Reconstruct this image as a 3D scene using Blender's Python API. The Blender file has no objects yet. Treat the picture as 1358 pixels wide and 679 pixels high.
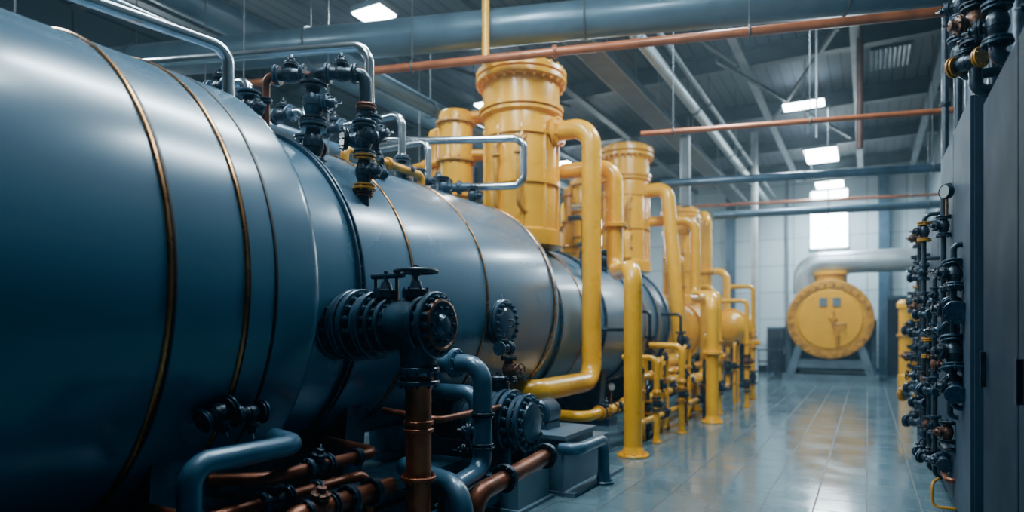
import bpy, math, random
from mathutils import Vector, Matrix
random.seed(7)
C = bpy.context.scene.collection
pi = math.pi

# ------------------------------------------------------------------ materials
def mat(name, col, metal=0.0, rough=0.4, coat=0.0, var=0.25, scale=3.0, col2=None, bump=0.0, rvar=0.12, spec=0.5):
    m = bpy.data.materials.new(name); m.use_nodes = True
    nt = m.node_tree; b = nt.nodes["Principled BSDF"]
    tc = nt.nodes.new("ShaderNodeTexCoord")
    n = nt.nodes.new("ShaderNodeTexNoise"); n.inputs["Scale"].default_value = scale; n.inputs["Detail"].default_value = 6
    nt.links.new(tc.outputs["Object"], n.inputs["Vector"])
    r = nt.nodes.new("ShaderNodeValToRGB")
    c2 = col2 if col2 else tuple(c*(1-var) for c in col)
    r.color_ramp.elements[0].position = 0.35; r.color_ramp.elements[0].color = (*c2, 1)
    r.color_ramp.elements[1].position = 0.65; r.color_ramp.elements[1].color = (*col, 1)
    nt.links.new(n.outputs["Fac"], r.inputs["Fac"]); nt.links.new(r.outputs["Color"], b.inputs["Base Color"])
    b.inputs["Metallic"].default_value = metal; b.inputs["Specular IOR Level"].default_value = spec
    mr = nt.nodes.new("ShaderNodeMapRange")
    mr.inputs["To Min"].default_value = max(0.03, rough-rvar); mr.inputs["To Max"].default_value = rough+rvar
    n2 = nt.nodes.new("ShaderNodeTexNoise"); n2.inputs["Scale"].default_value = scale*2.3; n2.inputs["Detail"].default_value = 8
    nt.links.new(tc.outputs["Object"], n2.inputs["Vector"])
    nt.links.new(n2.outputs["Fac"], mr.inputs["Value"]); nt.links.new(mr.outputs["Result"], b.inputs["Roughness"])
    b.inputs["Coat Weight"].default_value = coat; b.inputs["Coat Roughness"].default_value = 0.15
    if bump:
        bp = nt.nodes.new("ShaderNodeBump"); bp.inputs["Strength"].default_value = bump; bp.inputs["Distance"].default_value = 0.01
        nt.links.new(n2.outputs["Fac"], bp.inputs["Height"]); nt.links.new(bp.outputs["Normal"], b.inputs["Normal"])
    return m

def emis(name, col, s):
    m = bpy.data.materials.new(name); m.use_nodes = True
    b = m.node_tree.nodes["Principled BSDF"]
    b.inputs["Base Color"].default_value = (*col, 1); b.inputs["Emission Color"].default_value = (*col, 1)
    b.inputs["Emission Strength"].default_value = s
    return m

TANK = mat("tank_paint", (0.070, 0.150, 0.225), 0.10, 0.27, 0.25, 0.08, 0.8, rvar=0.015, spec=.65)
TANK2 = mat("tank_paint_dark", (0.095, 0.185, 0.265), 0.1, 0.32, 0.2, 0.12, 1.2, rvar=.03)
BLUE = mat("pipe_paint_blue", (0.055, 0.118, 0.185), 0.2, 0.33, 0.3, 0.3, 4)
BLUEL = mat("overhead_pipe_paint", (0.105, 0.180, 0.240), 0.3, 0.38, 0.2, 0.25, 2)
YEL = mat("yellow_paint", (0.88, 0.410, 0.006), 0.0, 0.30, 0.3, 0.10, 2.5)
YELD = mat("yellow_paint_worn", (0.70, 0.31, 0.012), 0.1, 0.38, 0.2, 0.45, 6, col2=(0.38, 0.17, 0.014))
COP = mat("copper", (0.27, 0.095, 0.05), 0.65, 0.38, 0, 0.65, 6)
COPB = mat("bright_copper", (0.40, 0.135, 0.06), 0.6, 0.36, 0, 0.45, 7)
GOLD = mat("brass_band", (0.54, 0.26, 0.10), 0.95, 0.28, 0, 0.35, 4)
ORG = mat("orange_paint", (0.46, 0.130, 0.04), 0.15, 0.42, 0.2, 0.4, 4)
CHR = mat("brushed_steel", (0.60, 0.66, 0.70), 0.95, 0.22, 0, 0.2, 5, rvar=0.08)
SIL = mat("duct_galvanised", (0.42, 0.48, 0.51), 0.5, 0.38, 0, 0.2, 2)
IRON = mat("dark_iron", (0.036, 0.056, 0.082), 0.5, 0.34, 0.2, 0.5, 9, bump=0.25)
IRONB = mat("blue_iron", (0.052, 0.096, 0.146), 0.45, 0.33, 0.3, 0.45, 8, bump=0.2)
RUST = mat("rusty_iron", (0.26, 0.11, 0.055), 0.6, 0.42, 0, 0.6, 14, col2=(0.05, 0.04, 0.045), bump=0.4)
BLK = mat("black_rubber", (0.012, 0.014, 0.018), 0.0, 0.5)
CAB = mat("cabinet_paint", (0.040, 0.066, 0.098), 0.0, 0.62, 0.0, 0.3, 1.5, spec=.2)
CABD = mat("cabinet_paint_dark", (0.018, 0.030, 0.046), 0.0, 0.70, 0.0, 0.3, 1.5, spec=.10)
STEEL = mat("roof_steel", (0.085, 0.100, 0.115), 0.2, 0.5, 0, 0.35, 1.5)
STEELL = mat("roof_steel_light", (0.23, 0.27, 0.30), 0.2, 0.45, 0, 0.3, 2)
PLATE = mat("plate_grey", (0.16, 0.22, 0.26), 0.3, 0.4)
REDST = mat("primer_steel", (0.22, 0.11, 0.09), 0.2, 0.5, 0, 0.4, 2)
WHITE = mat("white_paint", (0.64, 0.70, 0.73), 0.0, 0.4)
DIAL = mat("gauge_face", (0.28, 0.31, 0.31), 0.0, 0.4, var=0.05)
CONC = mat("plinth_paint", (0.10, 0.16, 0.215), 0.0, 0.42, 0.2, 0.35, 3, bump=0.2)
LAMP = emis("lamp_diffuser", (0.84, 0.97, 1.0), 45)
WINM = emis("bright_window_pane", (0.84, 0.97, 1.0), 22)

def floor_mat():
    m = bpy.data.materials.new("floor_tiles"); m.use_nodes = True
    nt = m.node_tree; b = nt.nodes["Principled BSDF"]
    tc = nt.nodes.new("ShaderNodeTexCoord")
    br = nt.nodes.new("ShaderNodeTexBrick"); br.offset = 0.0; br.squash = 1.0
    br.inputs["Scale"].default_value = 1.0; br.inputs["Brick Width"].default_value = 0.42; br.inputs["Row Height"].default_value = 0.42
    br.inputs["Mortar Size"].default_value = 0.008; br.inputs["Mortar Smooth"].default_value = 0.2
    br.inputs["Color1"].default_value = (0.088, 0.150, 0.182, 1); br.inputs["Color2"].default_value = (0.108, 0.178, 0.212, 1)
    br.inputs["Mortar"].default_value = (0.022, 0.038, 0.050, 1)
    nt.links.new(tc.outputs["Object"], br.inputs["Vector"])
    n = nt.nodes.new("ShaderNodeTexNoise"); n.inputs["Scale"].default_value = 1.9; n.inputs["Detail"].default_value = 8
    nt.links.new(tc.outputs["Object"], n.inputs["Vector"])
    nr = nt.nodes.new("ShaderNodeMapRange"); nr.inputs["To Min"].default_value = 0.75; nr.inputs["To Max"].default_value = 1.15
    nt.links.new(n.outputs["Fac"], nr.inputs["Value"])
    mx = nt.nodes.new("ShaderNodeMix"); mx.data_type = 'RGBA'; mx.blend_type = 'MULTIPLY'; mx.inputs[0].default_value = 1.0
    nt.links.new(br.outputs["Color"], mx.inputs[6]); nt.links.new(nr.outputs["Result"], mx.inputs[7])
    nt.links.new(mx.outputs[2], b.inputs["Base Color"])
    mr = nt.nodes.new("ShaderNodeMapRange"); mr.inputs["From Min"].default_value = .35; mr.inputs["From Max"].default_value = .65
    mr.inputs["To Min"].default_value = 0.08; mr.inputs["To Max"].default_value = 0.18
    nt.links.new(n.outputs["Fac"], mr.inputs["Value"])
    ad = nt.nodes.new("ShaderNodeMath"); ad.operation = 'MULTIPLY_ADD'; ad.inputs[1].default_value = .4
    nt.links.new(br.outputs["Fac"], ad.inputs[0]); nt.links.new(mr.outputs["Result"], ad.inputs[2]); nt.links.new(ad.outputs[0], b.inputs["Roughness"])
    bp = nt.nodes.new("ShaderNodeBump"); bp.inputs["Strength"].default_value = 0.6; bp.inputs["Distance"].default_value = 0.006; bp.invert = True
    nt.links.new(br.outputs["Fac"], bp.inputs["Height"])
    bp2 = nt.nodes.new("ShaderNodeBump"); bp2.inputs["Strength"].default_value = 0.06; bp2.inputs["Distance"].default_value = 0.01
    nt.links.new(n.outputs["Fac"], bp2.inputs["Height"]); nt.links.new(bp.outputs["Normal"], bp2.inputs["Normal"]); nt.links.new(bp2.outputs["Normal"], b.inputs["Normal"])
    b.inputs["Specular IOR Level"].default_value = 0.9
    return m
def panel_mat(name, c1, c2, mort, w, h, axes):
    m = bpy.data.materials.new(name); m.use_nodes = True
    nt = m.node_tree; b = nt.nodes["Principled BSDF"]
    tc = nt.nodes.new("ShaderNodeTexCoord"); sp = nt.nodes.new("ShaderNodeSeparateXYZ"); cb = nt.nodes.new("ShaderNodeCombineXYZ")
    nt.links.new(tc.outputs["Object"], sp.inputs[0])
    nt.links.new(sp.outputs[axes[0]], cb.inputs[0]); nt.links.new(sp.outputs[axes[1]], cb.inputs[1])
    br = nt.nodes.new("ShaderNodeTexBrick"); br.offset = 0.0
    br.inputs["Scale"].default_value = 1; br.inputs["Brick Width"].default_value = w; br.inputs["Row Height"].default_value = h
    br.inputs["Mortar Size"].default_value = 0.02
    br.inputs["Color1"].default_value = (*c1, 1); br.inputs["Color2"].default_value = (*c2, 1); br.inputs["Mortar"].default_value = (*mort, 1)
    nt.links.new(cb.outputs[0], br.inputs["Vector"]); nt.links.new(br.outputs["Color"], b.inputs["Base Color"])
    b.inputs["Roughness"].default_value = 0.6; b.inputs["Specular IOR Level"].default_value = .3
    return m
FLOOR = floor_mat()
WALLW = panel_mat("wall_panels_pale", (0.50, 0.61, 0.65), (0.45, 0.56, 0.61), (0.25, 0.33, 0.37), 1.2, 1.0, (0, 2))
WALLD = panel_mat("wall_panels_dark", (0.070, 0.108, 0.138), (0.058, 0.092, 0.12), (0.025, 0.04, 0.05), 2.0, 1.2, (1, 2))
CEIL = panel_mat("roof_deck", (0.090, 0.103, 0.118), (0.078, 0.090, 0.104), (0.04, 0.048, 0.057), 0.25, 6.0, (0, 1))

# ------------------------------------------------------------------ mesh builder
def basis(d, up=None):
    d = Vector(d).normalized()
    a = Vector(up) if up else (Vector((0, 0, 1)) if abs(d.z) < 0.95 else Vector((1, 0, 0)))
    x = (a - d*a.dot(d)).normalized(); y = d.cross(x)
    return x, y, d

class MB:
    def __init__(s): s.v = []; s.f = []
    def lathe(s, prof, o=(0, 0, 0), d=(0, 0, 1), seg=32, cap=True):
        x, y, z = basis(d); o = Vector(o); b = len(s.v); n = len(prof)
        for r, h in prof:
            for i in range(seg):
                a = 2*pi*i/seg
                s.v.append(o + z*h + x*(r*math.cos(a)) + y*(r*math.sin(a)))
        for j in range(n-1):
            for i in range(seg):
                k = (i+1) % seg
                s.f.append((b+j*seg+i, b+j*seg+k, b+(j+1)*seg+k, b+(j+1)*seg+i))
        if cap:
            s.f.append(tuple(b+i for i in reversed(range(seg))))
            s.f.append(tuple(b+(n-1)*seg+i for i in range(seg)))
        return s
    def cyl(s, p, q, r, seg=16, r2=None):
        p = Vector(p); q = Vector(q); L = (q-p).length
        return s.lathe([(r, 0), (r if r2 is None else r2, L)], p, q-p, seg)
    def disc(s, o, d, r, t, seg=32, bev=0.006):
        b = min(bev, t*0.3)
        return s.lathe([(r-b, 0), (r, b), (r, t-b), (r-b, t)], o, d, seg)
    def bolts(s, o, d, R, n, br, bh):
        x, y, z = basis(d); o = Vector(o)
        for i in range(n):
            a = 2*pi*(i+0.5)/n
            s.lathe([(br, 0), (br, bh), (br*0.6, bh*1.1), (br*0.55, bh*1.5)], o + x*R*math.cos(a) + y*R*math.sin(a), z, 6)
        return s
    def flange(s, o, d, r, t=0.03, n=8, both=True):
        o = Vector(o); dd = Vector(d).normalized()
        s.disc(o, dd, r, t)
        s.bolts(o+dd*t, dd, r*0.82, n, r*0.085, r*0.1)
        if both: s.bolts(o, -dd, r*0.82, n, r*0.085, r*0.1)
        return s
    def box(s, c, size, rot=None):
        b = len(s.v); c = Vector(c); R = rot if rot else Matrix.Identity(3)
        for sx in (-.5, .5):
            for sy in (-.5, .5):
                for sz in (-.5, .5):
                    s.v.append(c + R @ Vector((sx*size[0], sy*size[1], sz*size[2])))
        for f in ((0, 1, 3, 2), (4, 6, 7, 5), (0, 4, 5, 1), (2, 3, 7, 6), (0, 2, 6, 4), (1, 5, 7, 3)):
            s.f.append(tuple(b+i for i in f))
        return s
    def bar(s, p, q, w, h):
        p = Vector(p); q = Vector(q); x, y, z = basis(q-p)
        R = Matrix((y, z, x)).transposed()
        return s.box((p+q)/2, (w, (q-p).length, h), R)
    def torus(s, o, d, R, r, seg=32, ts=10):
        x, y, z = basis(d); o = Vector(o); b = len(s.v)
        for i in range(seg):
            a = 2*pi*i/seg; rad = x*math.cos(a)+y*math.sin(a)
            for j in range(ts):
                t = 2*pi*j/ts
                s.v.append(o + rad*(R+r*math.cos(t)) + z*(r*math.sin(t)))
        for i in range(seg):
            for j in range(ts):
                i2 = (i+1) % seg; j2 = (j+1) % ts
                s.f.append((b+i*ts+j, b+i2*ts+j, b+i2*ts+j2, b+i*ts+j2))
        return s
    def tube(s, pts, r, bend=0.1, seg=20):
        P = fillet([Vector(p) for p in pts], bend)
        b = len(s.v); n = len(P)
        T = []
        for i in range(n):
            if i == 0: t = P[1]-P[0]
            elif i == n-1: t = P[-1]-P[-2]
            else: t = (P[i]-P[i-1]).normalized()+(P[i+1]-P[i]).normalized()
            T.append(t.normalized())
        x, y, _ = basis(T[0])
        for i in range(n):
            if i:
                q = T[i-1].rotation_difference(T[i]); x = q @ x; y = q @ y
            for k in range(seg):
                a = 2*pi*k/seg
                s.v.append(P[i] + x*(r*math.cos(a)) + y*(r*math.sin(a)))
        for i in range(n-1):
            for k in range(seg):
                k2 = (k+1) % seg
                s.f.append((b+i*seg+k, b+i*seg+k2, b+(i+1)*seg+k2, b+(i+1)*seg+k))
        s.f.append(tuple(b+k for k in reversed(range(seg)))); s.f.append(tuple(b+(n-1)*seg+k for k in range(seg)))
        return s
    def mesh(s, name, m, ang=32):
        me = bpy.data.meshes.new(name)
        me.from_pydata([tuple(v) for v in s.v], [], s.f); me.materials.append(m)
        me.validate(); me.update()
        me.shade_smooth(); me.set_sharp_from_angle(angle=math.radians(ang))
        return me

def fillet(P, bend):
    out = [P[0]]
    for i in range(1, len(P)-1):
        a, c, e = P[i-1], P[i], P[i+1]
        d1 = (c-a).normalized(); d2 = (e-c).normalized()
        ang = d1.angle(d2)
        if ang < 0.02: out.append(c); continue
        t = min(bend*math.tan(ang/2), 0.48*(c-a).length, 0.48*(e-c).length)
        rad = t/math.tan(ang/2); p1 = c-d1*t
        n = (d2-d1*d1.dot(d2)).normalized(); cen = p1+n*rad
        for k in range(10):
            u = ang*k/9
            out.append(cen - n*(rad*math.cos(u)) + d1*(rad*math.sin(u)))
    out.append(P[-1]); return out

def link(name, data, parent=None, loc=None):
    o = bpy.data.objects.new(name, data); C.objects.link(o)
    if parent: o.parent = parent
    if loc is not None: o.location = loc
    return o
def meta(o, label, cat, group=None):
    o["label"] = label; o["category"] = cat
    if group: o["group"] = group
    return o
def thing(name, label, cat, loc=(0, 0, 0), group=None):
    e = link(name, None, None, loc); e.empty_display_size = 0.1
    return meta(e, label, cat, group)
def part(root, name, mb, m, label=None, ang=32):
    off = Vector(root.location)
    for i, v in enumerate(mb.v): mb.v[i] = v-off
    o = link(name, mb.mesh(name, m, ang), root)
    if label: o["label"] = label
    return o
def struct(name, mb, m):
    o = link(name, mb.mesh(name, m)); o["kind"] = "structure"; return o
def solid(name, label, cat, mb, m, group=None):
    o = link(name, mb.mesh(name, m)); return meta(o, label, cat, group)

def pipe(name, label, cat, pts, r, m, bend=None, flanges=(), fm=None, hang=(), group=None, seg=24, foot=False):
    bend = bend if bend is not None else r*2.2
    base = Vector(pts[0])
    root = thing(name, label, cat, base, group)
    part(root, "pipe_run", MB().tube(pts, r, bend, seg), m)
    for (p, d) in flanges:
        d = Vector(d).normalized(); t = max(0.02, r*0.22)
        b = MB().flange(Vector(p)-d*t, d, r*1.6, t, 8, True); b.flange(Vector(p)+d*t*0.15, d, r*1.6, t, 8, True)
        part(root, "flange", b, fm or m)
    for p in hang:
        p = Vector(p); b = MB()
        b.cyl(p+Vector((0, 0, r)), (p.x, p.y, 7.5), 0.009, 8)
        b.torus(p, Vector(pts[1])-Vector(pts[0]), r+0.012, 0.014, 24, 6)
        part(root, "hanger", b, STEEL)
    if foot:
        p = Vector(pts[-1]); b = MB().flange((p.x, p.y, 0), (0, 0, 1), r*1.75, 0.03, 8, False)
        b.lathe([(r*1.3, 0.03), (r*1.02, 0.12)], (p.x, p.y, 0), (0, 0, 1), 24, False)
        part(root, "base_flange", b, m)
    return root

# ------------------------------------------------------------------ valves
vc = {}
def valve_meshes(key):
    if key in vc: return vc[key]
    bm_, fm_, wm_ = {"iron": (IRON, IRONB, IRON), "blue": (IRONB, IRON, IRONB), "brass": (IRON, YELD, IRON),
                     "rust": (RUST, IRON, RUST), "yellow": (YEL, YELD, IRON)}[key]
    L = []
    b = MB().lathe([(.17, -.47), (.17, -.30), (.20, -.24), (.235, -.14), (.24, -.08), (.26, -.07), (.26, .07), (.24, .08), (.235, .14), (.20, .24), (.17, .30), (.17, .47)], seg=24)
    L.append(("valve_body", b.mesh("valve_body", bm_)))
    for sgn in (-1, 1):
        b = MB().flange((0, 0, sgn*.5-(0.06 if sgn > 0 else 0)), (0, 0, 1), .34, .06, 8, True)
        b.disc((0, 0, sgn*.37-.025), (0, 0, 1), .31, .05, 24)
        b.bolts((0, 0, sgn*.37), (0, 0, sgn), .26, 8, .022, .08)
        L.append(("flange", b.mesh("flange", fm_)))
    b = MB().lathe([(.15, .15), (.14, .28), (.24, .30), (.24, .34), (.20, .345), (.20, .36), (.24, .365), (.24, .41), (.13, .43), (.10, .52), (.12, .53), (.12, .57), (.05, .59)], d=(1, 0, 0), seg=20)
    b.bolts((.41, 0, 0), (1, 0, 0), .20, 6, .026, .04)
    L.append(("bonnet", b.mesh("bonnet", bm_)))
    L.append(("stem", MB().cyl((.55, 0, 0), (.72, 0, 0), .03, 10).mesh("stem", CHR)))
    b = MB().torus((.7, 0, 0), (1, 0, 0), .24, .03, 24, 8)
    for i in range(4):
        a = i*pi/2+.4
        b.cyl((.7, 0, 0), (.7, .23*math.cos(a), .23*math.sin(a)), .02, 6)
    b.lathe([(.06, .66), (.06, .75)], d=(1, 0, 0), seg=12)
    L.append(("handwheel", b.mesh("handwheel", wm_)))
    vc[key] = L; return L
VL = {"iron": "dark iron flanged valve", "blue": "blue-grey flanged valve", "brass": "dark valve with yellow flanges",
      "rust": "rust-stained flanged valve", "yellow": "yellow flanged valve"}
def valve(p, main, stem, size, key="iron", where="", group=None, wheel=False):
    z = Vector(main).normalized(); x = Vector(stem); x = (x-z*x.dot(z)).normalized(); y = z.cross(x)
    R = Matrix((x, y, z)).transposed().to_4x4()
    e = link("flanged_valve", None); meta(e, (VL[key]+" "+where).strip(), "valve", group)
    e.matrix_world = Matrix.Translation(Vector(p)) @ R @ Matrix.Scale(size, 4)
    for n, me in valve_meshes(key):
        if n == "handwheel" and not wheel: continue
        link(n, me, e)
    return e
def gauge(p, d, r=0.06, where="on a pipe", drop=(0, 0, -1), sl=None):
    p = Vector(p); d = Vector(d).normalized()
    e = thing("pressure_gauge", "round pressure gauge with pale dial "+where, "gauge", p)
    part(e, "gauge_case", MB().lathe([(r*.9, 0), (r, .01), (r, .045), (r*.93, .055), (r*.88, .047)], p, d, 24), IRON)
    part(e, "gauge_dial", MB().disc(p+d*.046, d, r*.86, .004, 24), DIAL)
    part(e, "gauge_stem", MB().cyl(p+d*.025, p+d*.025+Vector(drop)*(sl or r*2.2), .012, 10), GOLD)
    return e

# ------------------------------------------------------------------ room
XL, XR, YB, YF, ZC = -12.0, 1.75, 26.0, -6.0, 7.5
struct("floor", MB().box(((XL+XR)/2, (YB+YF)/2, -0.05), (XR-XL, YB-YF, 0.1)), FLOOR)
struct("ceiling", MB().box(((XL+XR)/2, (YB+YF)/2, ZC+0.05), (XR-XL, YB-YF, 0.1)), CEIL)
struct("wall_back", MB().box(((XL+XR)/2, YB+.1, ZC/2), (XR-XL, .2, ZC)), WALLW)
struct("wall_left", MB().box((XL-.1, (YB+YF)/2, ZC/2), (.2, YB-YF, ZC)), WALLD)
struct("wall_right", MB().box((XR+.1, (YB+YF)/2, ZC/2), (.2, YB-YF, ZC)), WALLD)
struct("wall_front", MB().box(((XL+XR)/2, YF-.1, ZC/2), (XR-XL, .2, ZC)), WALLD)
struct("baseboard_back", MB().box(((XL+XR)/2, YB-.03, .12), (XR-XL, .05, .24)), CABD)
def window(name, c, w, h, axis):
    root = link(name, None, None, c); root["kind"] = "structure"
    a = Vector((1, 0, 0)) if axis == 'x' else Vector((0, 1, 0)); n = Vector((0, -1, 0)) if axis == 'x' else Vector((1, 0, 0))
    c = Vector(c)
    def sz(u, t, v): return (u, t, v) if axis == 'x' else (t, u, v)
    o = part(root, "window_pane", MB().box(c, sz(w, .03, h)), WINM); o["kind"] = "structure"
    b = MB()
    for sx in (-1, 1): b.box(c+a*sx*w/2+n*.02, sz(.05, .09, h+.05))
    for k in (-.5, .5): b.box(c+Vector((0, 0, k*h))+n*.02, sz(w+.05, .09, .05))
    b.box(c+n*.02, sz(.025, .05, h))
    if h > 1: b.box(c+n*.02, sz(w, .05, .025))
    o = part(root, "window_frame", b, WHITE); o["kind"] = "structure"
window("window_1", (-1.22, YB-.04, 5.3), 1.25, 1.5, 'x')
window("window_2", (-1.22, YB-.04, 6.5), 1.25, .35, 'x')
window("window_3", (XL+.04, 22.5, 5.6), 1.4, 1.8, 'y')
window("window_4", (-9.9, YB-.04, 5.2), 1.2, 2.2, 'x')
window("window_5", (XL+.04, 6.6, 5.2), 1.6, 1.4, 'y')

for i, y in enumerate((-2, 2, 6, 10.6, 14.2, 17.8, 21.4, 24.8)):
    b = MB(); x0, x1 = XL+.02, XR-.02
    b.box(((x0+x1)/2, y, 7.485), (x1-x0, .22, .03)); b.box(((x0+x1)/2, y, 7.12), (x1-x0, .22, .03)); b.box(((x0+x1)/2, y, 7.295), (x1-x0, .025, .36))
    solid("roof_beam", "dark steel I-beam spanning under the roof deck", "beam", b, STEEL, "roof beams")
for x in (-10.5, -8.2, -5.9, -2.2, -.2, 1.3):
    b = MB().box((x, 10, 7.05), (.10, 31.6, .10)); b.box((x, 10, 6.99), (.16, 31.6, .02))
    solid("roof_purlin", "light steel rail running along the roof", "beam", b, STEELL if x > -3 else STEEL, "roof rails")
for (p, q) in (((-2.6, 13, 6.9), (-.4, 20, 6.9)), ((-3.5, 9.0, 6.95), (-2.3, 13.5, 6.95)), ((-.1, 11.5, 6.9), (-2.1, 17.5, 6.9)), ((-8, 9, 6.9), (-6.2, 14, 6.9))):
    solid("roof_brace", "slim steel brace crossing below the roof", "beam", MB().bar(p, q, .07, .07), STEEL, "roof braces")
for (x, y) in ((-1.0, 12.4), (.5, 16)):
    b = MB()
    for k in range(9): b.cyl((x-.4+k*.085, y-.6, 7.47), (x-.4+k*.085, y+.6, 7.47), .044, 8)
    solid("roof_sheet", "grey corrugated sheet fixed to the roof", "roof panel", b, STEELL, "corrugated roof sheets")

for (x, y) in ((-4.6, 25.7), (.5, 25.7), (-8.6, 25.7)):
    b = MB().box((x, y+.1, 3.55), (.32, .03, 7.1)); b.box((x, y-.1, 3.55), (.32, .03, 7.1)); b.box((x, y, 3.55), (.03, .18, 7.1))
    solid("steel_column", "blue-grey steel I-column standing by the pale wall", "column", b, BLUE, "steel columns")
for y in (3, 8, 13.2, 18.5):
    b = MB().box((-11.7, y, 3.55), (.03, .3, 7.1)); b.box((-11.5, y, 3.55), (.03, .3, 7.1)); b.box((-11.6, y, 3.55), (.19, .03, 7.1))
    solid("steel_column", "dark steel I-column standing by the dark wall", "column", b, STEEL, "steel columns")

def lamp(x, y, z, w, l, power, up=0.0):
    e = thing("ceiling_or_fill_lamp", "bright white rectangular lamp hung from the roof", "lamp", (x, y, z), "ceiling lamps")  # builds both the visible fixtures and the lamps added as fill
    b = MB().box((x, y, z+.05), (w+.05, l+.05, .09)); part(e, "lamp_housing", b, STEELL)
    part(e, "lamp_diffuser", MB().box((x, y, z-.01), (w, l, .03)), LAMP)
    for sy in (-.4, .4): part(e, "hanger", MB().cyl((x, y+sy*l, z+.09), (x, y+sy*l, 7.5), .006, 8), STEEL)
    L = bpy.data.lights.new("lamp_light", 'AREA'); L.shape = 'RECTANGLE'; L.size = w; L.size_y = l; L.energy = power; L.color = (.72, .90, 1.0)
    link("lamp_light", L, e, (0, 0, -.05))
    if up:
        U = bpy.data.lights.new("added_ceiling_fill", 'AREA'); U.shape = 'RECTANGLE'; U.size = w; U.size_y = l; U.energy = up; U.color = (.66, .85, 1.0)  # upward fill added to brighten the roof deck, not a fixture part
        o = link("added_ceiling_fill", U, e, (0, 0, .12)); o.rotation_euler = (pi, 0, 0)
lamp(-1.3, 16.4, 6.85, .85, .45, 330, 16)
lamp(-1.15, 20.4, 6.60, .80, 1.5, 250, 16)
lamp(-1.1, 23.9, 6.45, .80, .9, 420)
lamp(-6.9, 7.9, 6.65, .55, .4, 200, 22)
lamp(-8.4, 18.6, 6.7, .9, 1.6, 330, 20)
lamp(-1.6, 9.7, 6.75, .5, 2.2, 500, 28)  # added above the view to light the aisle and the smaller tank
lamp(-1.6, 5.4, 6.75, .4, 2.0, 150, 28)  # unseen aisle fill, added for the tank sides
lamp(-3.7, 4.6, 6.85, .35, 3.4, 260, 0)  # unseen strip added to put highlights on the tank tops
lamp(-2.6, 1.8, 6.75, .4, 2.0, 45)  # weak unseen fill added over the front of the largest tank
lamp(-7.8, 1.8, 6.75, .5, 2.0, 260, 18)  # added out of view for light from behind the largest tank
lamp(-7.6, 13.0, 6.75, .5, 1.2, 250, 18)  # extra lamp added for general illumination behind the columns

# ------------------------------------------------------------------ tanks
def ring(y0, y1, R, cx, cz, seg=128, inner=None):
    b = MB(); inner = inner or R-.05; t = y1-y0; v = min(.008, t*.25)
    b.lathe([(inner, 0), (R-v, 0), (R, v), (R, t-v), (R-v, t), (inner, t)], (cx, y0, cz), (0, 1, 0), seg, False)
    return b
def saddle(root, y, cx, cz, R, w=.22):
    b = MB(); n = 24; a0 = math.radians(38)
    base = len(b.v)
    pts = []
    for i in range(n+1):
        a = -pi/2 - a0*1.25 + 2.5*a0*i/n
        pts.append((cx+(R+.004)*math.cos(a), cz+(R+.004)*math.sin(a)))
    zb = .12
    for yy in (y-w/2, y+w/2):
        for (x, z) in pts: b.v.append(Vector((x, yy, z)))
        for (x, z) in pts: b.v.append(Vector((cx+(x-cx)*.92, yy, zb)))
    m = n+1
    for i in range(n):
        A, B, Cc, D = base+i, base+i+1, base+m+i+1, base+m+i
        b.f.append((A, B, Cc, D)); b.f.append((A+2*m, D+2*m, Cc+2*m, B+2*m))
        b.f.append((A, A+2*m, B+2*m, B)); b.f.append((D, Cc, Cc+2*m, D+2*m))
    b.f.append((base, base+m, base+3*m, base+2*m)); e = base+n
    b.f.append((e, e+2*m, e+3*m, e+m))
    b.box((cx, y, .06), (R*1.75, w+.16, .12))
    part(root, "saddle", b, IRONB, "blue-grey steel saddle support")

TX, TZ = -4.5, 1.88
t1 = thing("boiler_tank", "largest dark blue horizontal tank with copper coloured bands", "tank", (TX, 1.0, 0), "horizontal boiler tanks")
prof = [(.3, -.35), (.9, -.28), (1.3, -.12), (1.46, .05), (1.5, .2), (1.5, 4.38)]
for k in range(1, 9):
    a = k/8*pi/2
    prof.append((1.5-.10*(1-math.cos(a)), 4.38+.10*math.sin(a)))
prof += [(1.25, 4.485), (.3, 4.485)]
part(t1, "tank_shell", MB().lathe(prof, (TX, -1.5, TZ), (0, 1, 0), 160), TANK, ang=25)
for (a, b_, m, R) in ((1.93, 1.955, GOLD, 1.514), (1.958, 1.985, BLK, 1.506), (2.378, 2.4, GOLD, 1.512), (2.403, 2.42, BLK, 1.505), (2.58, 2.61, BLK, 1.506), (.7, .73, GOLD, 1.513)):
    part(t1, "band", ring(a, b_, R, TX, TZ, 160, 1.495), m, "copper coloured band" if m is GOLD else "dark seam band")
for y in (0, 2.2): saddle(t1, y, TX, TZ, 1.5)
R2 = 1.3
t2 = thing("boiler_tank", "long glossy blue horizontal tank with thin brass bands", "tank", (TX, 5, 0), "horizontal boiler tanks")
prof = [(.3, 0), (1.22, .0), (1.28, .02), (1.3, .06), (1.3, 3.85)]
for k in range(1, 9):
    a = k/8*pi/2; prof.append((1.3-.4*(1-math.cos(a)), 3.85+.28*math.sin(a)))
prof += [(.5, 4.19)]
part(t2, "tank_shell", MB().lathe(prof, (TX, 3.02, TZ), (0, 1, 0), 160), TANK, ang=25)
for (a, b_, m, R) in ((4.13, 4.152, GOLD, 1.312), (4.155, 4.175, BLK, 1.305), (5.27, 5.292, GOLD, 1.312), (5.295, 5.315, BLK, 1.305), (6.78, 6.808, GOLD, 1.314), (6.81, 6.84, BLK, 1.306)):
    part(t2, "band", ring(a, b_, R, TX, TZ, 160, 1.295), m, "thin brass band" if m is GOLD else "dark seam band")
b = ring(3.48, 3.50, 1.335, TX, TZ, 160, 1.29); b.bolts((TX, 3.50, TZ), (0, 1, 0), 1.32, 72, .009, .010)
part(t2, "girth_flange", b, IRONB)
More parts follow.
